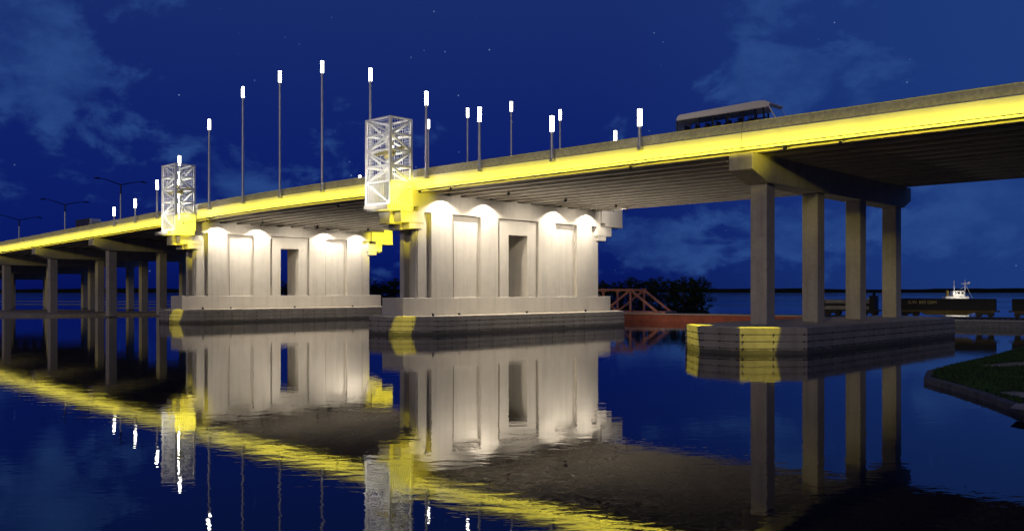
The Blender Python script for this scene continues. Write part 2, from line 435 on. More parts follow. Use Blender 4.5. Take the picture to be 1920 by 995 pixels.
# ------------------------------------------------------------------ bridge deck, span by span
T0, T1 = 66.5, 101.4
GIRD = [67.45 + 2.55 * k for k in range(14)]
def span(s0, s1, label, name='deck_span'):
    sm = (s0 + s1) / 2
    r = broot(name, sm, 84, 16.4 + dz(sm), label, 'bridge span', 'deck spans of the bridge')
    o = (sm, 84, 16.4 + dz(sm)); a, b = s0 + .02, s1 - .02
    BB(*o).sweep([(T0 + .3, 17.55), (T1 - .3, 17.55), (T1 - .3, 17.95), (T0 + .3, 17.95)], a, b).build('road_slab', M['asphalt'] if 0 else M['soffit'], r)
    BB(*o).sweep([(T0 + .75, 17.954), (T1 - .75, 17.954), (T1 - .75, 18.02), (T0 + .75, 18.02)], a, b).build('road_surface', M['asphalt'], r)
    for sgn, t in ((1, T0), (-1, T1)):
        q = lambda d: t + sgn * d
        f = BB(*o)
        f.sweep([(q(0), 16.70), (q(0), 18.0), (q(.297), 18.0), (q(.297), 16.70)], a, b)
        fo = f.build('fascia', M['fascia'], r)
        BB(*o).sweep([(q(-.03), 18.003), (q(-.03), 18.08), (q(.297), 18.08), (q(.297), 18.003)], a, b).build('top_ledge', M['fascia'], fo)
        BB(*o).sweep([(q(-.07), 16.62), (q(-.07), 16.697), (q(.297), 16.697), (q(.297), 16.62)], a, b).build('bottom_ledge', M['fascia'], fo)
        BB(*o).sweep([(q(.03), 18.083), (q(.24), 18.93), (q(.2), 19.0), (q(.45), 19.0), (q(.40), 18.95), (q(.62), 18.30), (q(.70), 18.083)], a, b).build('parapet', M['parapet'], r)
    for t in GIRD:
        BB(*o).sweep([(t - .36, 16.42), (t + .36, 16.42), (t + .36, 16.62), (t + .13, 16.78), (t + .13, 17.30), (t + .40, 17.45), (t + .40, 17.547),
                      (t - .40, 17.547), (t - .40, 17.45), (t - .13, 17.30), (t - .13, 16.78), (t - .36, 16.62)], a, b, 8).build('girder', M['soffit'], r)
    # yellow floodlight bar carried outside the near fascia
    lb = BB(*o); lb.sweep([(T0 - 1.14, 16.62), (T0 - 1.06, 16.62), (T0 - 1.06, 16.67), (T0 - 1.14, 16.67)], a + .1, b - .1)
    n = max(2, int((b - a) / 8))
    for i in range(n + 1):
        s = a + .4 + (b - a - .8) * i / n
        lb.br((s, T0 - 1.1, 16.645 + dz(s)), (s, T0 + .1, 16.66 + dz(s)), .03)
    bar = lb.build('light_bar', M['black_metal'], r)
    n = max(1, round((b - a) / 11)); ln = (b - a) / n
    for i in range(n):
        s = a + ln * (i + .5)
        if s < 2: continue
        l = lamp('AREA', 'fascia_light', r, BB(*o).L(s, T0 - 1.08, 16.70 + dz(s)), FASCIA_W * ln, YEL, shape='RECTANGLE', size=ln * .98, size_y=.06, spread=R(115))
        pitch = math.atan2(dz(s + ln / 2) - dz(s - ln / 2), ln)
        # local: long axis along x, light points towards +y and up
        l.rotation_euler = (R(90 + 38), 0, 0)
        l.rotation_euler = (Matrix.Rotation(pitch, 4, 'Y') @ Matrix.Rotation(R(108), 4, 'X')).to_euler()
    return r
FASCIA_W = 13.5
S_BENT, S_P1, S_P2 = 36.9, 80.8, 134.6
span(-14, S_BENT, 'deck span at the right edge of the photo, right of the four-column bent')
span(S_BENT, S_P1, 'deck span between the four-column bent and the nearer lit pier')
span(S_P1, S_P2, 'movable middle deck span between the two floodlit piers', 'bascule_span')
LB = [172, 202.3, 232, 262, 292]
names = ['deck span just left of the farther lit pier, over the sandbank', 'deck span second to the left of the farther lit pier',
         'deck span third to the left of the farther lit pier', 'deck span fourth to the left of the farther lit pier', 'deck span farthest left, where the road comes down']
e = S_P2
for s, nm in zip(LB, names): span(e, s, nm); e = s

# ------------------------------------------------------------------ footings with timber fenders
def footing(s0, root, ta=66.8, tb=102.4, o=None, hs=5.6, hn=1.8, tn=63.0, top=2.12):
    tf = tb + (ta - tn)
    def plan(d):
        return [(s0 - hs + d, ta), (s0 - hn + d * .6, tn + d), (s0 + hn - d * .6, tn + d), (s0 + hs - d, ta), (s0 + hs - d, tb), (s0 + hn - d * .6, tf - d), (s0 - hn + d * .6, tf - d), (s0 - hs + d, tb)]
    b = BB(*o); core = plan(.22); n = 8
    b.poly([b.L(s, t, -2) for s, t in core] + [b.L(s, t, top) for s, t in core], [tuple(range(n)), tuple(range(n, 2 * n))[::-1]] + [(i, (i + 1) % n, n + (i + 1) % n, n + i) for i in range(n)])
    ft = b.build('footing', M['concrete'], root, bevel=.04)
    fd = BB(*o); bo = BB(*o); outer = plan(0); inner = plan(.25)
    rows = [(-.62 + .55 * i, -.62 + .55 * i + .49) for i in range(5)]
    for i in range(n):
        (sa, tA), (sb, tB) = outer[i], outer[(i + 1) % n]; (ia, iA), (ib, iB) = inner[i], inner[(i + 1) % n]
        for z0, z1 in rows:
            p = [(sa, tA), (sb, tB), (ib, iB), (ia, iA)]
            fd.poly([fd.L(s, t, z0) for s, t in p] + [fd.L(s, t, z1) for s, t in p], [(0, 1, 2, 3), (7, 6, 5, 4), (0, 4, 5, 1), (1, 5, 6, 2), (2, 6, 7, 3), (3, 7, 4, 0)])
        ln = math.hypot(sb - sa, tB - tA); k = max(2, round(ln / 2.2)); dx, dy = (sb - sa) / ln, (tB - tA) / ln
        if i in (4, 5): continue
        for j in range(k + 1):
            u = .25 + (ln - .5) * j / k; s, t = sa + dx * u, tA + dy * u
            for z0, z1 in rows[1:]:
                bo.bx(s - .05, s + .05, t - .05, t + .05, z0 - .08, z0 + .02)
    nf = len(fd.f); fd.poly(bo.v, bo.f); fd.mi = [0] * nf + [1] * len(bo.f)
    f = fd.build('fender', M['timber'], root); f.data.materials.append(M['bolt'])
    return ft

# yellow floodlight on an arm below the fascia, aimed at a spot
def yflood(root, o, pos, target, energy, ang, blend=.35):
    b = BB(*o)
    p = Vector(b.L(*pos)); q = Vector(b.L(*target)); d = (q - p).normalized()
    mb = MB(); mb.bar(p - d * .28, p - d * .02, .22, .18)
    top = b.L(pos[0], T0 + .1, 16.55 + dz(pos[0])); mb.bar(p - d * .2, top, .06)
    h = mb.build('floodlight', M['black_metal'], root)
    l = lamp('SPOT', 'flood_lamp', root, p + d * .04, energy, YEL, spot_size=R(ang), spot_blend=blend, shadow_soft_size=.12)
    aim(l, d); return h

# ------------------------------------------------------------------ column bents
def bent(s0, label, base, cols=True, foot=True, group=None):
    z = dz(s0); o = (s0, 84.2, base)
    r = broot('pier_bent', s0, 84.2, base, label, 'bridge pier', 'column bents under the approach spans')
    c = BB(*o)
    prof = [(66.35, 16.40), (66.35, 15.0), (69.2, 14.1), (100.2, 14.1), (102.2, 14.95), (102.2, 16.40)]
    n = len(prof); pts = [c.L(s0 - 1.1, t, zz + z) for t, zz in prof] + [c.L(s0 + 1.1, t, zz + z) for t, zz in prof]
    c.poly(pts, [tuple(range(n)), tuple(range(n, 2 * n))[::-1]] + [(i, (i + 1) % n, n + (i + 1) % n, n + i) for i in range(n)])
    c.build('pier_cap', M['concrete'], r, bevel=.05)
    for t in (70.15, 80.0, 89.8, 99.45):
        b = BB(*o); b.bx(s0 - .76, s0 + .76, t - .76, t + .76, base - .02 if foot else -1.5, 14.097 + z); b.build('column', M['concrete'], r, bevel=.06)
    return r, o
r, o = bent(S_BENT, 'nearest four-column concrete bent on a timber-fendered footing at right', 2.12)
footing(S_BENT, r, o=o)
yflood(r, o, (S_BENT - 9.0, 64.9, 15.9), (S_BENT - 2.6, 63.9, .8), 26000, 13, .25)
yflood(r, o, (S_BENT + 10, 64.9, 15.9), (S_BENT + 3.6, 64.9, .9), 26000, 15, .25)
yflood(r, o, (S_BENT - 4.5, 65.0, 16.1), (S_BENT - .6, 67.2, 15.8), 420, 60, 1.0)
lbl = ['column bent nearest the farther lit pier, at the sand\'s edge', 'second column bent left of the farther lit pier, on the sandbank',
       'third column bent left of the farther lit pier', 'fourth column bent left of the farther lit pier', 'farthest column bent left, lowest of the row']
for s, nm in zip(LB, lbl):
    r, o = bent(s, nm, 0.0, foot=False)
    if s < 240: yflood(r, o, (s - 4.5, 65.0, 16.0 + dz(s)), (s - .6, 66.9, 15.8 + dz(s)), 160, 55, 1.0)

# ------------------------------------------------------------------ bascule piers
def bascule_pier(s0, label, farlit=False):
    d = dz(s0); o = (s0, 84.4, 2.1)
    r = broot('bascule_pier', s0, 84.4, 2.1, label, 'bridge pier', 'floodlit bascule piers')
    footing(s0, r, o=o)
    sf, sb = s0 - 1.9, s0 + 1.9          # front and back face
    b = BB(*o); b.bx(sf - .02, sb + .02, 65.0, 104.0, 2.10, 4.2); b.build('plinth', M['wall'], r, bevel=.04)
    tl, trr = 67.3, 101.66; dl, dr = 82.6, 86.17; top = 16.38 + d
    b = BB(*o); k = .46
    # core with the doorway through it and recessed ends
    b.bx(sf + k, sb - k, tl + .8, dl, 4.2, 12.2); b.bx(sf + k, sb - k, dr, trr - .8, 4.2, 12.2)
    b.bx(sf + k, sb - k, tl + .0, trr - .0, 12.2, top)
    for (a, c) in ((tl, tl + .797), (trr - .797, trr)):
        b.bx(sf + k, sf + k + .75, a, c, 4.2, 12.197); b.bx(sb - k - .75, sb - k, a, c, 4.2, 12.197)
    cols = [(69.32, 72.65), (77.51, 80.55), (88.27, 91.65), (96.33, 99.56)]
    for f0, f1 in ((sf, sf + k - .003), (sb - k + .003, sb)):
        b.bx(f0, f1, tl, trr, 14.2, top - .003)
        for (a, c) in cols: b.bx(f0, f1, a, c, 4.2, 14.197)
    b.build('wall', M['wall'], r)
    # inner frames and raised panels in the recesses
    for (a, c, zt) in ((73.25, 77.0, 13.2), (91.95, 95.8, 13.2), (99.95, 101.4, 13.2), (67.5, 68.8, 13.2)):
        BB(*o).bx(sf + k - .10, sf + k - .003, a, c, 4.2, zt).build('panel', M['wall'], r)
        BB(*o).bx(sb - k + .003, sb - k + .10, a, c, 4.2, zt).build('panel', M['wall'], r)
    p = BB(*o)
    for f0, f1 in ((sf + .12, sf + k - .003), (sb - k + .003, sb - .12)):
        p.bx(f0, f1, 81.0, dl, 4.2, 13.8); p.bx(f0, f1, dr, 87.8, 4.2, 13.8); p.bx(f0, f1, dl + .003, dr - .003, 12.2, 13.797)
    p.build('door_surround', M['wall'], r)
    # diaphragm between the girders
    p = BB(*o); p.bx(s0 - 1.2, s0 + 1.2, 68.0, 100.9, top + .003, 17.54 + d); p.build('diaphragm', M['soffit'], r)
    # stepped corbels at both ends
    for sg, te, nm in ((1, tl, 'near'), (-1, trr, 'far')):
        q = lambda x: te + sg * x
        c = BB(*o)
        def bb(sa, sb_, ta, tb, z0, z1):
            ta, tb = sorted((q(ta), q(tb))); c.bx(sa, sb_, ta, tb, z0 + d, z1 + d)
        bb(sf - .25, sb + .3, -5.0 if sg < 0 else -4.75, -.9, 14.25, 14.75)
        bb(sf - .22, sb + .27, -3.0, .003, 14.753, 16.55)
        if sg < 0: bb(sf - .2, sb + .25, -5.0, -3.0, 14.753, 17.0)
        bb(sf - .02, sf + 1.3, -2.6, .9, 12.9, 14.247); bb(sf + 1.303, sb - .5, -3.2, .0, 12.75, 14.247); bb(sb - .497, sb, -2.6, .0, 12.9, 14.247)
        bb(sf + .02, sf + 1.3, -1.35, .6, 12.2, 12.897); bb(sf + 1.303, sb - .3, -1.6, .0, 12.1, 12.747)
        c.build('corbel', M['wall'], r, bevel=.02)
    # four downlights under the deck in front of the wall
    for t in (70.9, 78.05, 91.3, 98.4):
        mb = BB(*o); ps = (sf - 1.2, t, 16.30 + d)
        mb.tube([mb.L(*ps), mb.L(ps[0], t, 16.62 + d)], .16, 12); mb.br((ps[0], t, 16.58 + d), (ps[0], t, 17.5 + d), .06)
        h = mb.build('downlight', M['black_metal'], r)
        l = lamp('SPOT', 'downlight_lamp', r, BB(*o).L(ps[0], t, 16.26 + d), DOWN_W, WHITE, spot_size=R(138), spot_blend=.38, shadow_soft_size=.10)
        l.rotation_euler = (0, 0, 0)
    # three added wash lights under the deck, evening out the wall's brightness
    for t in (74.5, 84.8, 95.2):
        mb = BB(*o); ps = (sf - 7.5, t, 16.15 + d); a = Vector(mb.L(*ps)); b_ = Vector(mb.L(sf, t, 8.0)); dd = (b_ - a).normalized()
        mb.bar(a - dd * .3, a - dd * .02, .3, .22); mb.bar(a - dd * .2, mb.L(ps[0], t, 17.5 + d), .05); mb.build('added_wash', M['black_metal'], r)
        l = lamp('SPOT', 'added_wash_lamp', r, a + dd * .03, WASH_W, WHITE, spot_size=R(125), spot_blend=.9, shadow_soft_size=.12); aim(l, dd)
    # three added uplights on the footing, brightening the girders from below
    for t in (72.5, 84.4, 96.5):
        u = BB(*o); a = Vector(u.L(s0 - 3.4, t, 2.36)); dd = Vector((1, 0, 1.05)).normalized()
        u.bar(a - dd * .24, a - dd * .02, .26, .2); u.build('added_uplight', M['black_metal'], r)
        l = lamp('SPOT', 'added_uplight_lamp', r, a + dd * .03, UP_W, WHITE, spot_size=R(92), spot_blend=1.0, shadow_soft_size=.1); aim(l, dd)
    # yellow floods on nose and corbels
    yflood(r, o, (s0 - 10.0, 64.9, 15.9 + d), (s0 - (2.4 if farlit else 2.8), 63.7 if farlit else 64.2, .9), 30000, 6.5 if farlit else 9, .3)
    yflood(r, o, (s0 - 8.0, 62.2, 15.6 + d), (s0 - 1.5, 65.3, 15.0 + d), 4200, 62, .5)
    u = BB(*o); a = Vector(u.L(s0 - 4.9, 66.9, 2.35)); b_ = Vector(u.L(s0 - 1.9, 64.6, 13.6 + d)); dd = (b_ - a).normalized()
    u.bar(a - dd * .22, a + dd * .1, .3, .22); u.build('floodlight', M['black_metal'], r)
    l = lamp('SPOT', 'corbel_lamp', r, a + dd * .14, 12000, YEL, spot_size=R(25), spot_blend=.5, shadow_soft_size=.1); aim(l, dd)
    if not farlit:  # extra white lamp added to brighten the far corbel
        u = BB(*o); a = Vector(u.L(s0 - 7.5, 100.2, 16.1 + d)); b_ = Vector(u.L(s0 - 1.9, 104.4, 14.6 + d)); dd = (b_ - a).normalized()
        u.bar(a - dd * .26, a - dd * .02, .26, .2); u.bar(a - dd * .15, u.L(s0 - 7.5, 100.2, 17.5 + d), .05); u.build('added_wash', M['black_metal'], r)
        l = lamp('SPOT', 'added_wash_lamp', r, a + dd * .03, 1500, WHITE, spot_size=R(80), spot_blend=.8, shadow_soft_size=.1); aim(l, dd)
    if farlit: yflood(r, o, (s0 - 7.0, 104.0, 15.9 + d), (s0 - 1.9, 104.6, 14.9 + d), 4200, 100, .6)
    return r
DOWN_W = 3800; WASH_W = 4300; UP_W = 4600
bascule_pier(S_P1, 'nearer large panelled pier washed by four white downlights')
bascule_pier(S_P2, 'farther large panelled pier washed by downlights, sky showing through its doorway', True)

# ------------------------------------------------------------------ lattice towers
def tower(s0, label):
    d = dz(s0); z0 = 14.78 + d; z1 = 24.7 + d * .4; o = (s0, 64.4, z0)
    r = broot('lattice_tower', s0, 64.4, z0, label, 'tower', 'lattice towers on the pier corbels')
    sa, sb, ta, tb = s0 - 2.15, s0 + 2.15, 62.95, 66.0
    fr = BB(*o); c = [(sa, ta), (sb, ta), (sb, tb), (sa, tb)]
    for s, t in c: fr.br((s, t, z0), (s, t, z1), .27)
    lev = [z0 + .1, z0 + 2.6] + [z0 + 2.6 + (z1 - z0 - 2.7) * i / 4 for i in range(1, 5)]
    for z in lev:
        for i in range(4): fr.br((*c[i], z), (*c[(i + 1) % 4], z), .2)
    for k in range(len(lev) - 1):
        for i in range(4):
            a, b_ = c[i], c[(i + 1) % 4]
            if (k + i) % 2: a, b_ = b_, a
            fr.br((*a, lev[k]), (*b_, lev[k + 1]), .19)
    fr.build('frame', M['white_metal'], r)
    # perforated mesh skin: bars both ways set just inside the frame
    me = BB(*o)
    e = .11
    for i in range(4):
        a, b_ = Vector(c[i]), Vector(c[(i + 1) % 4]); ln = (b_ - a).length; dr = (b_ - a) / ln; cc = Vector((s0, (ta + tb) / 2)); nrm = Vector((-dr.y, dr.x))
        if (cc - a).dot(nrm) < 0: nrm = -nrm
        a = a + nrm * e; n = round(ln / .36)
        for j in range(1, n):
            p = a + dr * ln * j / n; me.br((p.x, p.y, z0), (p.x, p.y, z1), .035, .02)
        m = round((z1 - z0) / .36)
        for j in range(1, m):
            z = z0 + (z1 - z0) * j / m; p, q = a + nrm * .03, a + dr * ln + nrm * .03; me.br((p.x, p.y, z), (q.x, q.y, z), .035, .02)
    me.build('mesh_screen', M['white_metal'], r)
    # denser cladding at the foot
    cl = BB(*o)
    for i in range(4):
        a, b_ = Vector(c[i]), Vector(c[(i + 1) % 4]); ln = (b_ - a).length; dr = (b_ - a) / ln; n = round(ln / .30)
        for j in range(n):
            p = a + dr * ln * (j + .5) / n; cl.br((p.x, p.y, z0 - .55), (p.x, p.y, z0 + 2.5), .19, .04)
    cl.bx(sa - .06, sb + .06, ta - .06, tb + .06, z0 - .62, z0 - .5)
    cl.build('base_cladding', M['white_metal'], r)
    # yellow machinery inside
    mc = BB(*o); zz = z0 + 6.3
    mc.br((sa + .3, ta + .5, zz + .6), (sb - .4, tb - .6, zz - .5), .40, .25); mc.br((sb - .5, ta + .5, zz - .5), (sa + .5, tb - .4, zz + .5), .35, .3)
    mc.bx(s0 - .6, s0 + .6, 64.0, 65.0, zz - .5, zz + .3)
    mc.build('machinery', M['yellow_metal'], r)
    # lamp inside the tower
    lp = BB(*o); lp.tube([lp.L(s0, 64.5, z0 + .1), lp.L(s0, 64.5, z0 + .35)], .15, 10); lp.build('work_lamp', M['black_metal'], r)
    lp2 = BB(*o); lp2.tube([lp2.L(s0, 64.5, z0 + .36), lp2.L(s0, 64.5, z0 + 9.2)], .055, 10); lp2.build('light_tube', M['tower_tube'], r)
    # added white flood on a short arm, brightening the outer face
    p = BB(*o); ps = Vector(p.L(s0 + 1.5, 58.6, z0 - .2)); tg = Vector(p.L(s0, 63, z0 + 4.2)); dd = (tg - ps).normalized()
    mb = MB(); mb.bar(ps - dd * .3, ps - dd * .02, .3, .22); mb.bar(ps - dd * .2, p.L(s0 + 1.5, 62.9, z0 - .55), .07); mb.build('floodlight', M['black_metal'], r)
    l = lamp('SPOT', 'added_tower_flood', r, ps + dd * .04, 1900, (1, .96, .90), spot_size=R(120), spot_blend=.6, shadow_soft_size=.1); aim(l, dd)
    return r
tower(S_P1, 'taller-looking white lattice tower in front of the nearer pier')
tower(S_P2 - 1.8, 'white lattice tower in front of the farther pier, below one lamp')

# ------------------------------------------------------------------ column lamps
S_L = [46.9, 57.4, 67.6, 76.2, 86.5, 96.6, 106.6, 116.4, 126.3, 136.0, 143.9, 152.3, 161.0]
Z_L = [21.4, 22.2, 24.5, 27.5, 31.9, 34.6, 35.0, 34.4, 31.0, 26.5, 23.3, 20.8, 19.9]
def column_lamp(s, t, ztop, label):
    zb = 18.05 + dz(s); r = broot('column_lamp', s, t, zb, label, 'street lamp', 'column lamps along both edges of the deck')
    h = ztop - zb
    MB().tube([(0, 0, 0), (0, 0, h - 1.5)], [.17, .15], 12).build('pole', M['pole'], r)
    MB().box(-.16, .16, -.22, .30, -.35, .0).build('bracket', M['pole'], r)
    MB().tube([(0, 0, h - 1.497), (0, 0, h)], .20, 14).build('lamp_tube', M['tube'], r)
    MB().tube([(0, 0, h + .003), (0, 0, h + .07)], [.22, .14], 14).build('cap', M['pole'], r)
    return r
desc = ['rightmost near-edge lamp, a short one left of the bus', 'second near-edge lamp from the right, short post', 'third near-edge lamp from the right, mid-height post',
        'near-edge lamp just right of the nearer lattice tower', 'near-edge lamp rising behind the nearer lattice tower', 'tallest-looking near-edge lamp, first left of the nearer tower',
        'second near-edge lamp left of the nearer tower', 'third near-edge lamp left of the nearer tower', 'near-edge lamp first right of the farther lattice tower', 'near-edge lamp glowing just above the farther tower',
        'near-edge lamp first left of the farther tower', 'near-edge lamp second left of the farther tower', 'leftmost glowing near-edge lamp, by the box truck']
for s, z, dn in zip(S_L, Z_L, desc): column_lamp(s, T0 - .32, z, dn)
fdesc = {3: 'rightmost far-edge lamp, only its glowing head above the parapet', 4: 'second far-edge lamp from the right', 5: 'tallest-looking far-edge lamp, near the photo\'s centre', 6: 'far-edge lamp second left of the tallest near the centre',
         7: 'far-edge lamp just right of the nearer tower, behind a near-edge post', 8: 'far-edge lamp behind the nearer lattice tower', 9: 'far-edge lamp head barely above the parapet left of the nearer tower'}
for k, dn in fdesc.items(): column_lamp(S_L[k], T1 + .2, Z_L[k] + .2, dn)

# ------------------------------------------------------------------ double-arm street lamps at left
def double_arm(s, t, ztop, label):
    zb = 18.0 + dz(s); r = broot('double_arm_lamp', s, t, zb, label, 'street lamp', 'unlit double-arm lamps on the left approach'); h = ztop - zb
    MB().tube([(0, 0, 0), (0, 0, h * .80)], [.24, .19], 10).build('pole', M['pole'], r)
    MB().tube([(0, 0, h * .80), (0, 0, h - .55)], [.17, .15], 10).build('pole_top', M['black_metal'], r)
    for sg in (-1, 1):
        MB().tube([(0, 0, h - .7), (0, sg * 1.8, h - .2), (0, sg * 3.6, h + .25), (0, sg * 4.6, h + .35)], [.11, .10, .08, .07], 8).build('arm', M['black_metal'], r)
        MB().tube([(0, sg * 4.55, h + .35), (0, sg * 4.9, h + .37), (0, sg * 5.9, h + .30)], [.08, .2, .10], 8).build('lamp_head', M['black_metal'], r)
    return r
double_arm(202, 84.5, 29.6, 'tallest-looking unlit double-arm lamp, right of the box truck')
double_arm(235.2, 84.5, 27.3, 'middle unlit double-arm lamp, left of the box truck')
double_arm(268.8, 84.5, 25.3, 'leftmost unlit double-arm lamp at the edge of the photo')

# ------------------------------------------------------------------ vehicles on the deck
def wheel(parent, x, y, r, w):
    t = MB(); t.tube([(x, y - w / 2, r), (x, y + w / 2, r)], r, 18); wh = t.build('wheel', M['black_metal'], parent)
    MB().tube([(x, y - w / 2 - .012, r), (x, y + w / 2 + .012, r)], r * .55, 14).build('rim', M['pole'], wh)
def bus():
    s, t = 42.0, 74.0; z = 17.80
    r = broot('coach', s, t, z, 'tan single-deck coach with open see-through windows on the deck above the bent', 'bus')
    L_, Wd, H = 10.6, 2.55, 3.3; x0, x1 = -L_ / 2, L_ / 2; y0, y1 = -Wd / 2, Wd / 2
    b = MB(); b.box(x0, x1 - .25, y0, y1, .35, 2.4); b.box(x0, x0 + .12, y0, y1, 2.4, 3.6)
    b.build('lower_body', M['busgrey'], r, bevel=.08)
    # roof with rounded ends
    prof = [(x0, 3.5), (x0 + .05, 3.85), (x0 + .35, 4.05), (x1 - 2.2, 4.22), (x1 - 1.4, 4.15), (x1 - .8, 3.85), (x1 - 1.1, 3.5)]
    MB().prism(prof, 'y', y0, y1).build('roof', M['buspaint'], r, bevel=.06)
    for x in [x0 + .06] + [x0 + .9 + 1.55 * i for i in range(1, 5)]:
        for y in (y0 + .05, y1 - .05): MB().box(x - .07, x + .07, y - .045, y + .045, 2.4, 3.5).build('window_pillar', M['black_metal'], r)
    for y in (y0 + .05, y1 - .05):
        MB().bar((x1 - .25, y, 2.3), (x1 - 1.05, y, 3.7), .11, .09).build('windscreen_pillar', M['buspaint'], r)
        d = MB(); d.bar((x1 - 1.15, y, .5), (x1 - 1.55, y, 3.52), .16, .12); d.bar((x1 - 2.35, y, .5), (x1 - 2.3, y, 3.52), .16, .12); d.bar((x1 - 2.35, y, 2.6), (x1 - 1.2, y, 2.6), .1)
        d.build('door_frame', M['black_metal'], r)
        MB().box(x0 + .13, x1 - 2.4, y - .008, y + .008, 2.41, 3.495).build('side_glass', M['glass'], r)
    MB().poly([(x1 - .24, y0 + .1, 2.35), (x1 - .24, y1 - .1, 2.35), (x1 - 1.0, y1 - .1, 3.7), (x1 - 1.0, y0 + .1, 3.7)], [(0, 1, 2, 3)]).build('windscreen', M['glass'], r)
    for i in range(7):
        for y in (-.75, .75):
            sx = x0 + .9 + i * 1.12; q = MB(); q.box(sx, sx + .45, y - .42, y + .42, 1.85, 2.3); q.box(sx - .05, sx + .1, y - .42, y + .42, 2.2, 2.95); q.build('seat', M['seat'], r, bevel=.05)
    for x in (x0 + 2.6, x1 - 2.9):
        for y in (y0 + .16, y1 - .16): wheel(r, x, y, .5, .28)
    for y in (y0 + .35, y1 - .35): MB().box(x1 - .26, x1 - .2, y - .18, y + .18, 1.0, 1.25).build('headlight', M['white_metal'], r)
bus()
def truck():
    s, t = 188.0, 72.5; z = 18.03 + dz(s)
    r = broot('box_truck', s, t, z, 'dark box truck with a pale cab on the left approach', 'truck')
    MB().box(-4.6, 1.9, -1.25, 1.25, .95, 3.55).build('cargo_box', M['truckdark'], r, bevel=.05)
    c = [(2.05, .6), (4.5, .6), (4.5, 1.35), (3.9, 1.55), (3.3, 2.5), (2.9, 2.7), (2.05, 2.7)]
    MB().prism(c, 'y', -1.1, 1.1).build('cab', M['cabgrey'], r, bevel=.06)
    d = [(2.05, 2.72), (3.2, 2.72), (2.5, 3.5), (2.05, 3.5)]
    MB().prism(d, 'y', -1.0, 1.0).build('roof_deflector', M['cabgrey'], r, bevel=.05)
    for y in (-1.106, 1.106): MB().poly([(2.5, y, 1.6), (3.7, y, 1.6), (3.2, y, 2.4), (2.5, y, 2.4)], [(0, 1, 2, 3)]).build('side_window', M['darkglass'], r)
    MB().poly([(3.9, -.95, 1.62), (3.9, .95, 1.62), (3.36, .95, 2.47), (3.36, -.95, 2.47)], [(0, 1, 2, 3)]).build('windscreen', M['darkglass'], r)
    MB().box(-4.5, 4.2, -.5, .5, .55, .93).build('chassis', M['black_metal'], r)
    for x in (-3.1, 3.2):
        for y in (-1.0, 1.0): wheel(r, x, y, .48, .28)
truck()
def car():
    s, t = 127.6, 69.6; z = 18.03 + dz(s)
    r = broot('silver_car', s, t, z, 'silver estate car on the deck beside the farther lattice tower', 'car')
    p = [(-2.4, .35), (2.35, .35), (2.4, .75), (1.4, .98), (.7, 1.42), (-1.2, 1.56), (-2.2, 1.38), (-2.4, .95)]
    MB().prism(p, 'y', -.9, .9).build('body', M['carsilver'], r, bevel=.08)
    for y in (-.906, .906): MB().poly([(1.15, y, 1.0), (.62, y, 1.34), (-1.2, y, 1.46), (-2.1, y, 1.3), (-2.1, y, 1.0)], [(0, 1, 2, 3, 4)]).build('side_window', M['darkglass'], r)
    for x in (-1.45, 1.45):
        for y in (-.82, .82): wheel(r, x, y, .33, .2)
    for y in (-.65, .65): MB().box(2.38, 2.42, y - .16, y + .16, .62, .75).build('headlight', M['white_metal'], r)
car()

# ------------------------------------------------------------------ old truss bridge
def truss_bridge():
    r = empty('truss_bridge', RW(-40, 3.2, 0), RANG, 'old rusty red truss bridge behind the nearer pier', 'truss bridge')
    MB().box(0, 47, -2.6, 2.6, 1.32, 1.6).build('truss_deck', M['rust'], r)
    n = 9; pl = 5.0
    for y in (-2.95, 2.95):
        off = 0 if y < 0 else 0.0
        tb = MB(); z0, z1 = 1.35, 5.15
        x_end = 46.0 + off; X = [x_end - pl * i for i in range(n + 1)]
        tb.bar((X[0], y, z0), (X[n], y, z0), .36); tb.bar((X[1] + .0, y, z1), (X[n], y, z1), .36)
        tb.bar((X[0], y, z0), (X[1], y, z1), .36)
        for i in range(1, n + 1):
            tb.bar((X[i], y, z0), (X[i], y, z1), .32)
            if i < n:
                if i % 2: tb.bar((X[i], y, z1), (X[i + 1], y, z0), .34)
                else: tb.bar((X[i], y, z0), (X[i + 1], y, z1), .34)
            tb.box(X[i] - .4, X[i] + .4, y - .06, y + .06, z1 - .38, z1 + .22)
        tb.build('truss', M['rust'], r)
    for x in (40.5, 20, 1):
        for y in (-2.2, 2.2): MB().tube([(x, y, -2), (x, y, 1.32)], .35, 10).build('pile', M['rust'], r)
truss_bridge()

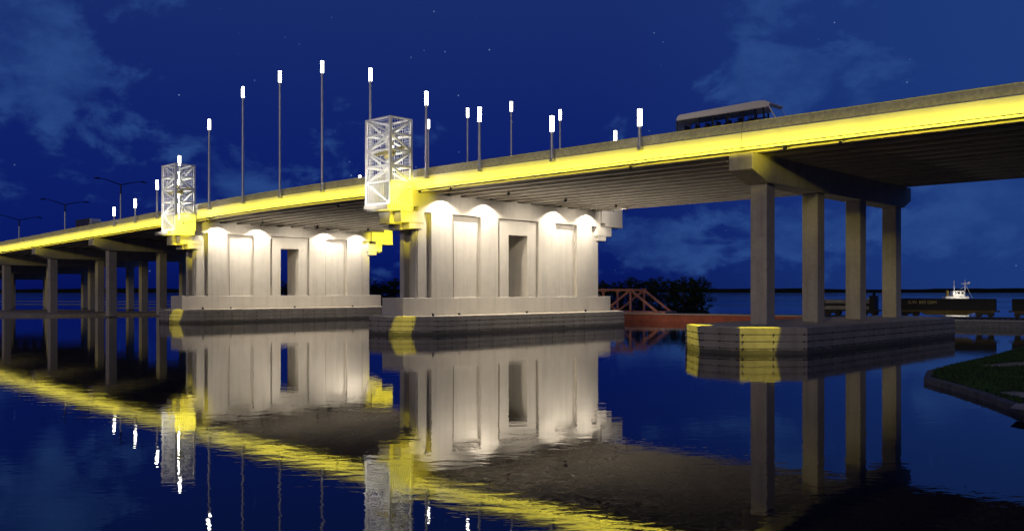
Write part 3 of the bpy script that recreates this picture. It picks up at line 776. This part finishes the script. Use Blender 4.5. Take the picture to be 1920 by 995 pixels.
# ------------------------------------------------------------------ train
def bogie(parent, x, z):
    b = MB(); b.box(x - 1.1, x + 1.1, -1.05, -.85, z + .35, z + .62); b.box(x - 1.1, x + 1.1, .85, 1.05, z + .35, z + .62); b.box(x - .35, x + .35, -1.1, 1.1, z + .45, z + .8)
    bo = b.build('bogie', M['black_metal'], parent)
    for dx in (-.75, .75):
        w = MB()
        for y in (-.75, .75): w.tube([(x + dx, y - .07, z + .42), (x + dx, y + .07, z + .42)], .42, 16)
        w.tube([(x + dx, -.75, z + .42), (x + dx, .75, z + .42)], .07, 8); w.build('wheelset', M['brown'], bo)
def rpos(xpix, q):   # distance along the track where it is seen at that column of the photograph
    u = (xpix - 960) / 1664.25; base = RO + RN * q
    return (u * base.y - base.x) / (RD.x - u * RD.y)
ra, rb = rpos(1688, 4.6), rpos(1868, 4.6)
def wagon(r0, r1, label, text=None):
    c = (r0 + r1) / 2; L2 = (r1 - r0) / 2
    r = empty('gondola_wagon', RW(c, 4.6, 1.28), RANG, label, 'freight wagon', 'black freight wagons on the causeway')
    b = MB(); b.box(-L2, L2, -1.35, -1.25, .95, 2.55); b.box(-L2, L2, 1.25, 1.35, .95, 2.55); b.box(-L2, -L2 + .1, -1.247, 1.247, .95, 2.55); b.box(L2 - .1, L2, -1.247, 1.247, .95, 2.55); b.box(-L2 + .103, L2 - .103, -1.247, 1.247, .95, 1.1)
    n = max(4, int(2 * L2 / 1.3))
    for i in range(n + 1):
        x = -L2 + .08 + (2 * L2 - .16) * i / n; b.box(x - .06, x + .06, -1.42, -1.353, .95, 2.5)
    b.box(-L2, L2, -1.44, -1.353, 2.503, 2.62); b.build('body', M['carblack'], r)
    u = MB(); u.box(-L2 + .1, L2 - .1, -1.2, 1.2, .72, .947)
    u.prism([(-L2 + 2.6, .72), (L2 - 2.6, .72), (L2 - 3.6, .25), (-L2 + 3.6, .25)], 'y', -1.15, -.95)
    u.build('underframe', M['ochre'], r)
    for x in (-L2 + 1.4, L2 - 1.4): bogie(r, x, .0)
    for sg in (-1, 1): MB().box(*(sorted((sg * L2, sg * (L2 + .45)))), -.12, .12, .72, .95).build('coupler', M['black_metal'], r)
    if text:
        cu = bpy.data.curves.new('lettering', 'FONT'); cu.body = text; cu.size = .62; cu.align_x = 'CENTER'; cu.extrude = .008
        tmp = bpy.data.objects.new('tmp', cu); COL.objects.link(tmp); bpy.context.view_layer.update()
        me = bpy.data.meshes.new_from_object(tmp.evaluated_get(bpy.context.evaluated_depsgraph_get())); bpy.data.objects.remove(tmp)
        me.materials.clear(); me.materials.append(M['letter'])
        for v in me.vertices: v.co.x *= .95
        lo = bpy.data.objects.new('lettering', me); COL.objects.link(lo); lo.parent = r
        lo.location = (rpos(1729, 3.1) - c, -1.44, 1.86); lo.rotation_euler = (R(90), 0, 0)
wagon(ra, rb, 'long black gondola wagon with ochre lettering beside the last bridge column', 'G.W. RES GRM')
rc = rpos(1898, 4.6)
wagon(rc, rc + (rb - ra), 'black gondola wagon cut off by the right edge of the photo')
def locomotive():
    a, b = rpos(1542, 4.6), rpos(1652, 4.6); c = (a + b) / 2; h = (b - a) / 2
    r = empty('locomotive', RW(c, 4.6, 1.28), RANG, 'tan and brown striped switcher locomotive with black cab behind the bridge columns', 'locomotive')
    MB().box(-h + .2, h - .1, -1.3, 1.3, .65, .92).build('underframe', M['black_metal'], r)
    MB().box(-h + .3, h - 1.5, -1.1, 1.1, .923, 1.45).build('lower_hood', M['tan'], r, bevel=.04)
    MB().box(-h + .3, h - 1.5, -1.08, 1.08, 1.453, 1.80).build('stripe', M['brown'], r)
    MB().box(-h + .3, h - 1.5, -1.1, 1.1, 1.803, 2.40).build('upper_hood', M['tan'], r, bevel=.06)
    MB().box(-h + .2, -h + .62, -1.18, -1.103, 1.2, 2.2).build('end_door', M['brown'], r)
    MB().box(h - 1.45, h - .55, -1.3, 1.3, .923, 3.0).build('cab', M['carblack'], r, bevel=.05)
    MB().box(h - 1.75, h - 1.47, -.9, .9, 2.0, 2.7).build('cab_window', M['whiteboat'], r)
    MB().tube([(h - 1.0, 0, 3.0), (h - 1.0, 0, 3.5)], [.18, .22], 10).build('exhaust_stack', M['carblack'], r)
    for x in (-h + 1.6, h - 1.6): bogie(r, x, .0)
locomotive()

# ------------------------------------------------------------------ tugboat
def tug():
    Y = 270; X = (1797 - 960) / 1664.25 * Y
    r = empty('tugboat', (X, Y, 0), R(-8), 'small white floodlit tugboat with two masts beyond the black wagon', 'boat')
    pl = [(-7.5, 0), (-7, 1.9), (-3, 2.3), (3, 2.2), (6, 1.3), (7.8, 0), (6, -1.3), (3, -2.2), (-3, -2.3), (-7, -1.9)]
    n = len(pl); hb = MB(); hb.poly([(x * .95, y * .85, -.6) for x, y in pl] + [(x, y, 1.3 + max(0, x - 2) * .10) for x, y in pl], [tuple(range(n)), tuple(range(n, 2 * n))[::-1]] + [(i, (i + 1) % n, n + (i + 1) % n, n + i) for i in range(n)])
    hb.build('hull', M['carblack'], r)
    MB().box(-4.2, 2.6, -1.6, 1.6, 1.3, 3.3).build('deckhouse', M['whiteboat'], r, bevel=.1)
    w = MB().box(-2.0, 1.4, -1.25, 1.25, 3.3, 5.0).build('wheelhouse', M['whiteboat'], r, bevel=.1)
    for i in range(3): MB().box(-1.7 + i * 1.05, -1.0 + i * 1.05, -1.28, -1.253, 4.05, 4.7).build('window', M['darkglass'], w)
    MB().tube([(-3.2, 0, 3.3), (-3.2, 0, 5.1)], [.5, .42], 12).build('funnel', M['ochre'], r)
    m1 = MB(); m1.tube([(-1.2, 0, 5.0), (-1.3, 0, 8.2)], [.14, .05], 8); m1.bar((-1.7, -.5, 6.1), (-.7, .5, 6.1), .12); m1.build('mast', M['whiteboat'], r)
    m2 = MB(); m2.tube([(1.9, 0, 3.3), (1.9, 0, 8.4)], [.15, .06], 8); m2.bar((.8, 0, 7.2), (3.2, 0, 7.2), .16); m2.bar((1.9, 0, 7.0), (4.6, 0, 1.7), .05); m2.bar((1.9, 0, 6.8), (.3, 0, 5.0), .05)
    m2.tube([(2.6, 0, 7.25), (3.2, 0, 7.55)], .3, 8); m2.build('mast', M['whiteboat'], r)
    rl = MB()
    for i in range(8): rl.bar((3.0 + i * .55, -1.9 + i * .12, 1.35), (3.0 + i * .55, -1.9 + i * .12, 2.2), .04)
    rl.bar((3.0, -1.9, 2.2), (6.9, -1.05, 2.25), .05); rl.build('railing', M['whiteboat'], r)
    MB().box(-.2, .2, -2.4, -2.2, 3.35, 3.5).build('deck_lamp', M['pole'], r)
    lamp('POINT', 'deck_light', r, (-.6, -4.4, 4.3), 420, (1, .93, .78), shadow_soft_size=.2)
tug()

# ------------------------------------------------------------------ trees on the island
def tree_meshes(k):
    rng = random.Random(40 + k); h = 7.2 + k * .5
    tk = MB(); tk.tube([(0, 0, -.3), (.1, .05, h * .35), (.05, -.1, h * .7), (.15, 0, h * .93)], [.24, .17, .10, .03], 8)
    limbs = []
    for i in range(9):
        z = h * rng.uniform(.22, .8); a = rng.uniform(0, 6.28); l = (1 - abs(z / h - .45)) * rng.uniform(1.3, 2.4)
        e_ = (math.cos(a) * l, math.sin(a) * l, z + rng.uniform(.3, 1.1)); tk.tube([(.05, 0, z), (e_[0] * .5, e_[1] * .5, z + .25), e_], [.08, .05, .02], 5); limbs.append(e_)
    cr = MB(); vs = []; fs = []
    cl = limbs + [(rng.gauss(0, 1.15), rng.gauss(0, 1.15), h * rng.uniform(.03, .95)) for _ in range(34)] + [(.15, 0, h)]
    for cx, cy, cz in cl:
        rr = rng.uniform(.45, 1.0) * (1.1 if cz < h * .7 else .75)
        for _ in range(60):
            d = Vector((rng.gauss(0, 1), rng.gauss(0, 1), rng.gauss(0, .75))).normalized() * rr * rng.uniform(.35, 1.05)
            p = Vector((cx, cy, cz)) + d; u = Vector((rng.gauss(0, 1), rng.gauss(0, 1), rng.gauss(0, 1))).normalized(); v = u.orthogonal().normalized()
            s_ = rng.uniform(.10, .22); b = len(vs)
            vs += [p - u * s_, p + v * s_ * .6, p + u * s_, p - v * s_ * .6]; fs.append((b, b + 1, b + 2, b + 3))
    cr.poly(vs, fs)
    return tk, cr
def island_trees():
    protos = []
    spots = [(1131, 206), (1150, 212), (1163, 204), (1181, 214), (1189, 203), (1207, 209), (1222, 203), (1238, 212), (1252, 204), (1266, 208), (1281, 201), (1295, 205), (1307, 203), (1316, 208)]
    spots += [(693, 228), (706, 236), (718, 226), (729, 234), (741, 229), (530, 240), (545, 236)]
    where = ['first tree right of the nearer pier', 'second tree right of the nearer pier', 'third tree right of the nearer pier', 'fourth tree right of the nearer pier, behind the truss apex',
             'fifth tree right of the nearer pier', 'sixth tree right of the nearer pier', 'seventh tree right of the nearer pier', 'eighth tree right of the nearer pier', 'sixth tree from the right end of the wood',
             'fifth tree from the right end of the wood', 'fourth tree from the right end of the wood', 'third tree from the right end of the wood', 'second tree from the right end of the wood', 'last tree at the right end of the wood',
             'first dark tree in the gap between the two piers', 'second dark tree in the gap between the two piers', 'third dark tree in the gap between the two piers', 'fourth dark tree in the gap between the two piers', 'rightmost dark tree in the gap between the two piers',
             'left dark tree seen through the farther pier\'s doorway', 'right dark tree seen through the farther pier\'s doorway']
    rng = random.Random(9)
    for i, ((xp, Y), w) in enumerate(zip(spots, where)):
        X = (xp - 960) / 1664.25 * Y
        if i < 3:
            r = empty('island_tree', (X, Y, .45), 0, w, 'tree', 'dark trees on the wooded island'); tk, cr = tree_meshes(i)
            tk.build('trunk', M['bark'], r); cr.build('crown', M['foliage'], r); protos.append(r)
        else:
            r = copy_tree(protos[i % 3]); r.location = (X, Y, .45); r['label'] = w
        k = rng.uniform(.78, 1.08); r.scale = (k * 1.1, k * 1.1, k); r.rotation_euler.z = rng.uniform(0, 6.28)
island_trees()

# ------------------------------------------------------------------ render settings
scene.render.engine = 'CYCLES'
scene.cycles.max_bounces = 6; scene.cycles.diffuse_bounces = 3; scene.cycles.glossy_bounces = 4
scene.cycles.sample_clamp_indirect = 6
